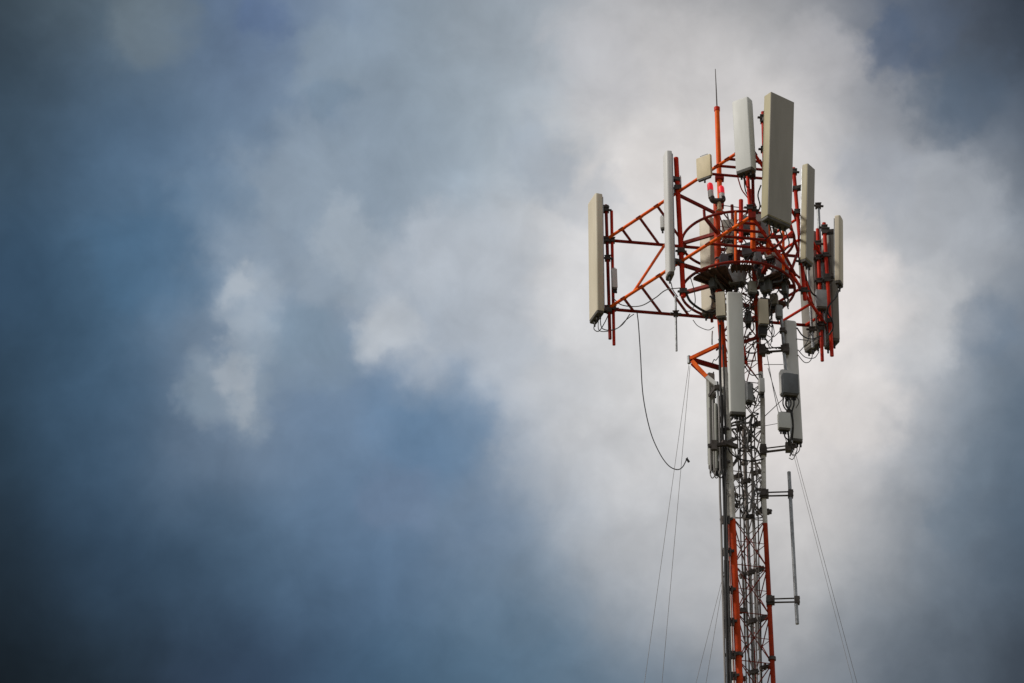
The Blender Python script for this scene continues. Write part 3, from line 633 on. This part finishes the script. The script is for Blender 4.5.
# jumper cables, each seen on its own
gj = 'jumper cables'
J = [
 ([(595, 322, .8), (594, 329, .8), (599, 331, .8), (605, 322, .85), (609, 313, .9)], 1, 'cable', 'jumper cable curling under the tall cream panel at the left tip'),
 ([(600, 316, .8), (602, 328, .8), (612, 330, .85), (622, 325, .85), (630, 314, .8)], 1, 'cable', 'jumper cable slung from the tall cream panel to the lower chord'),
 ([(598, 320, .8), (600, 331, .8), (616, 329, .85), (626, 320, .85), (634, 314, .8)], .9, 'cable', 'lower of two jumper cables slung under the left tip of the frame'),
 ([(612, 297, .8), (622, 305, .8), (640, 306, .5), (655, 298, .2), (666, 290, -.2), (680, 288, -.7)], 1.1, 'cable', 'long jumper cable crossing the left arm towards the thick red pipe'),
 ([(668, 277, -.85), (671, 283, -.85), (673, 290, -.8), (678, 297, -.8)], 1, 'cable', 'short jumper cable from the foot of the narrow pale panel'),
 ([(685, 290, -.8), (690, 301, -.8), (700, 309, -.6), (710, 313, -.4), (717, 310, -.3)], 2.6, 'black', 'thick black cable curving along the lower hoop at the left'),
 ([(684, 282, -.8), (692, 275, -.8), (702, 274, -.6), (709, 282, -.5), (712, 292, -.4)], 1, 'black', 'thin black cable arching from the left of the lower hoop'),
 ([(690, 276, -.7), (694, 290, -.7), (695, 303, -.7), (690, 311, -.7), (684, 310, -.7)], .9, 'cable', 'thin cable looping loosely behind the thick red pipe'),
 ([(693, 320, .3), (698, 326, .3), (708, 330, .2), (714, 327, .1)], .8, 'cable', 'thin cable sagging below the lower chord just left of the mast'),
 ([(716, 300, -.3), (711, 292, -.3), (713, 282, -.3), (719, 276, -.3)], 1.3, 'black', 'black cable bent past the cream panel inside the hoops'),
 ([(762, 325, -.5), (766, 334, -.5), (773, 337, -.5), (781, 330, -.4)], .9, 'cable', 'jumper cable from the cream box right of the leg to the grey pipe'),
 ([(764, 336, -.5), (768, 344, -.5), (770, 349, -.3)], .9, 'cable', 'jumper cable dropping from the black box to the upper steel arm'),
 ([(773, 325, -.4), (774, 334, -.4), (769, 341, -.4), (762, 345, -.3)], .9, 'cable', 'jumper cable curving back to the right leg above the upper steel arm'),
 ([(760, 336, -.5), (766, 339, -.5), (771, 346, -.4), (777, 349, -.3)], .9, 'cable', 'jumper cable crossing the gap above the upper steel arm'),
 ([(797, 328, -.2), (803, 336, .3), (812, 339, .8), (821, 336, 1.3)], 1.5, 'black', 'black cable slung from the grey green panel to the right tip'),
 ([(797, 339, -.2), (804, 340, .3), (812, 341, .9), (820, 338, 1.3)], 1, 'cable', 'grey cable slung beside the black one to the right tip'),
 ([(798, 350, -.2), (805, 357, .4), (814, 358, 1), (819, 352, 1.4)], .9, 'cable', 'upper grey loop hanging below the right tip'),
 ([(798, 355, -.2), (804, 362, .4), (809, 362, 1), (812, 357, 1.4), (812, 350, 1.6)], .9, 'cable', 'lower grey loop hanging below the right tip'),
 ([(800, 351, -.2), (806, 344, .4), (809, 337, 1), (810, 330, 1.4)], .9, 'cable', 'grey cable rising from the grey green panel behind the dark panel'),
 ([(839, 290, 1.3), (836, 297, 1.25), (829, 306, 1.2), (828, 313, 1.2), (832, 320, 1.2), (833, 328, 1.2), (829, 335, 1.25)], 1.7, 'black', 'thick black cable snaking down from the short cream panel'),
 ([(837, 291, 1.3), (834, 299, 1.25), (828, 308, 1.2), (827, 322, 1.2), (828, 334, 1.25)], 1.2, 'black', 'black cable running beside the snaking one at the right tip'),
 ([(804, 272, .2), (808, 284, .6), (812, 293, 1), (818, 297, 1.1)], 2, 'black', 'black cable running from the tall narrow panel to the rounded grey box'),
 ([(818, 312, 1.1), (816, 322, 1.1), (820, 332, 1.1)], 1.4, 'black', 'black cable under the rounded grey box'),
 ([(726, 440, -.4), (730, 452, -.45), (740, 459, -.3), (752, 461, -.2), (764, 459, -.15)], 1.6, 'black', 'dark cable slung level across the mast below the dark bracket'),
 ([(784, 396, -.6), (783, 404, -.65), (787, 410, -.65), (791, 404, -.65), (789, 397, -.6)], 1.4, 'black', 'black cable loop between the slate box and the light grey box'),
 ([(787, 396, -.6), (786, 405, -.6), (791, 412, -.6), (793, 425, -.55), (792, 440, -.4)], 2, 'black', 'thick black cable behind the light grey box'),
 ([(793, 396, -.6), (794, 404, -.6), (792, 412, -.58), (793, 424, -.5), (790, 442, -.35)], 1.6, 'black', 'black cable falling past the right edge of the light grey box'),
 ([(797, 397, -.55), (799, 402, -.5), (796, 408, -.5)], 1, 'cable', 'small grey cable curl at the foot of the slate box'),
 ([(784, 430, -.6), (785, 437, -.6), (788, 440, -.5), (789, 446, -.4)], 1.5, 'black', 'black cable from the foot of the light grey box to the lower arm'),
 ([(788, 430, -.6), (789, 440, -.5), (792, 450, -.4), (790, 456, -.4)], 1.5, 'black', 'black cable ending below the lower steel arm'),
 ([(800, 444, -.2), (799, 451, -.3), (794, 455, -.35), (790, 453, -.4)], .9, 'cable', 'grey cable loop under the foot of the grey green panel'),
 ([(796, 444, -.2), (797, 450, -.3), (793, 459, -.35), (789, 458, -.4)], .9, 'cable', 'lowest grey cable loop under the grey green panel'),
 ([(738, 178, -2.3), (742, 190, -1.8), (749, 200, -1.5), (752, 212, -1.2)], 1.3, 'red', 'red painted cable under the short broad panel'),
 ([(744, 176, -2.3), (746, 192, -1.8), (755, 204, -1.4), (757, 216, -1.2)], 1.3, 'black', 'black cable from the short broad panel to the radio box'),
 ([(761, 185, -2), (758, 195, -1.9), (760, 206, -1.7), (757, 214, -1.5)], 1.4, 'black', 'black cable along the left edge of the largest panel'),
 ([(770, 226, -2.4), (771, 234, -2), (764, 240, -1.5)], 1.4, 'black', 'black cable from the left foot of the largest panel'),
 ([(780, 230, -2.3), (782, 240, -1.8), (772, 250, -1.2)], 1.4, 'black', 'black cable from the middle foot of the largest panel'),
 ([(786, 232, -2.2), (789, 244, -1.6), (782, 254, -1.0)], 1.2, 'black', 'black cable from the right foot of the largest panel'),
]
for pts, w, mm, lab in J: cable(pts, w, mm, lab, gj, 'jumper_cable')
# the tangle inside the head: cables nothing tells apart
gt = 'tangled jumpers inside the mast head'
zones = [(716, 775, 212, 262, 52, .6), (710, 788, 256, 300, 60, .6), (740, 772, 290, 345, 26, .35), (726, 762, 410, 510, 40, .3), (741, 762, 345, 400, 14, .3), (712, 726, 325, 400, 8, .3)]
for x0, x1, y0, y1, cnt, dd in zones:
    for i in range(cnt):
        x = random.uniform(x0, x1); y = random.uniform(y0, y1); d = random.uniform(-dd, dd * .6); pts = []
        hx = random.uniform(-1, 1) * 6
        for k in range(random.choice((4, 5, 6))):
            pts.append((x, y, d))
            x = min(max(x + hx + random.uniform(-6, 6), x0), x1); y = min(y + random.uniform(-3, 12), y1 + 8); d += random.uniform(-.12, .12)
        cable(pts, random.choice((.9, 1.1, 1.4, 2.0)), random.choice(('black', 'black', 'steel', 'cable', 'feeder')), 'thin jumper cable lost in the tangle inside the mast', gt, 'jumper_cable')
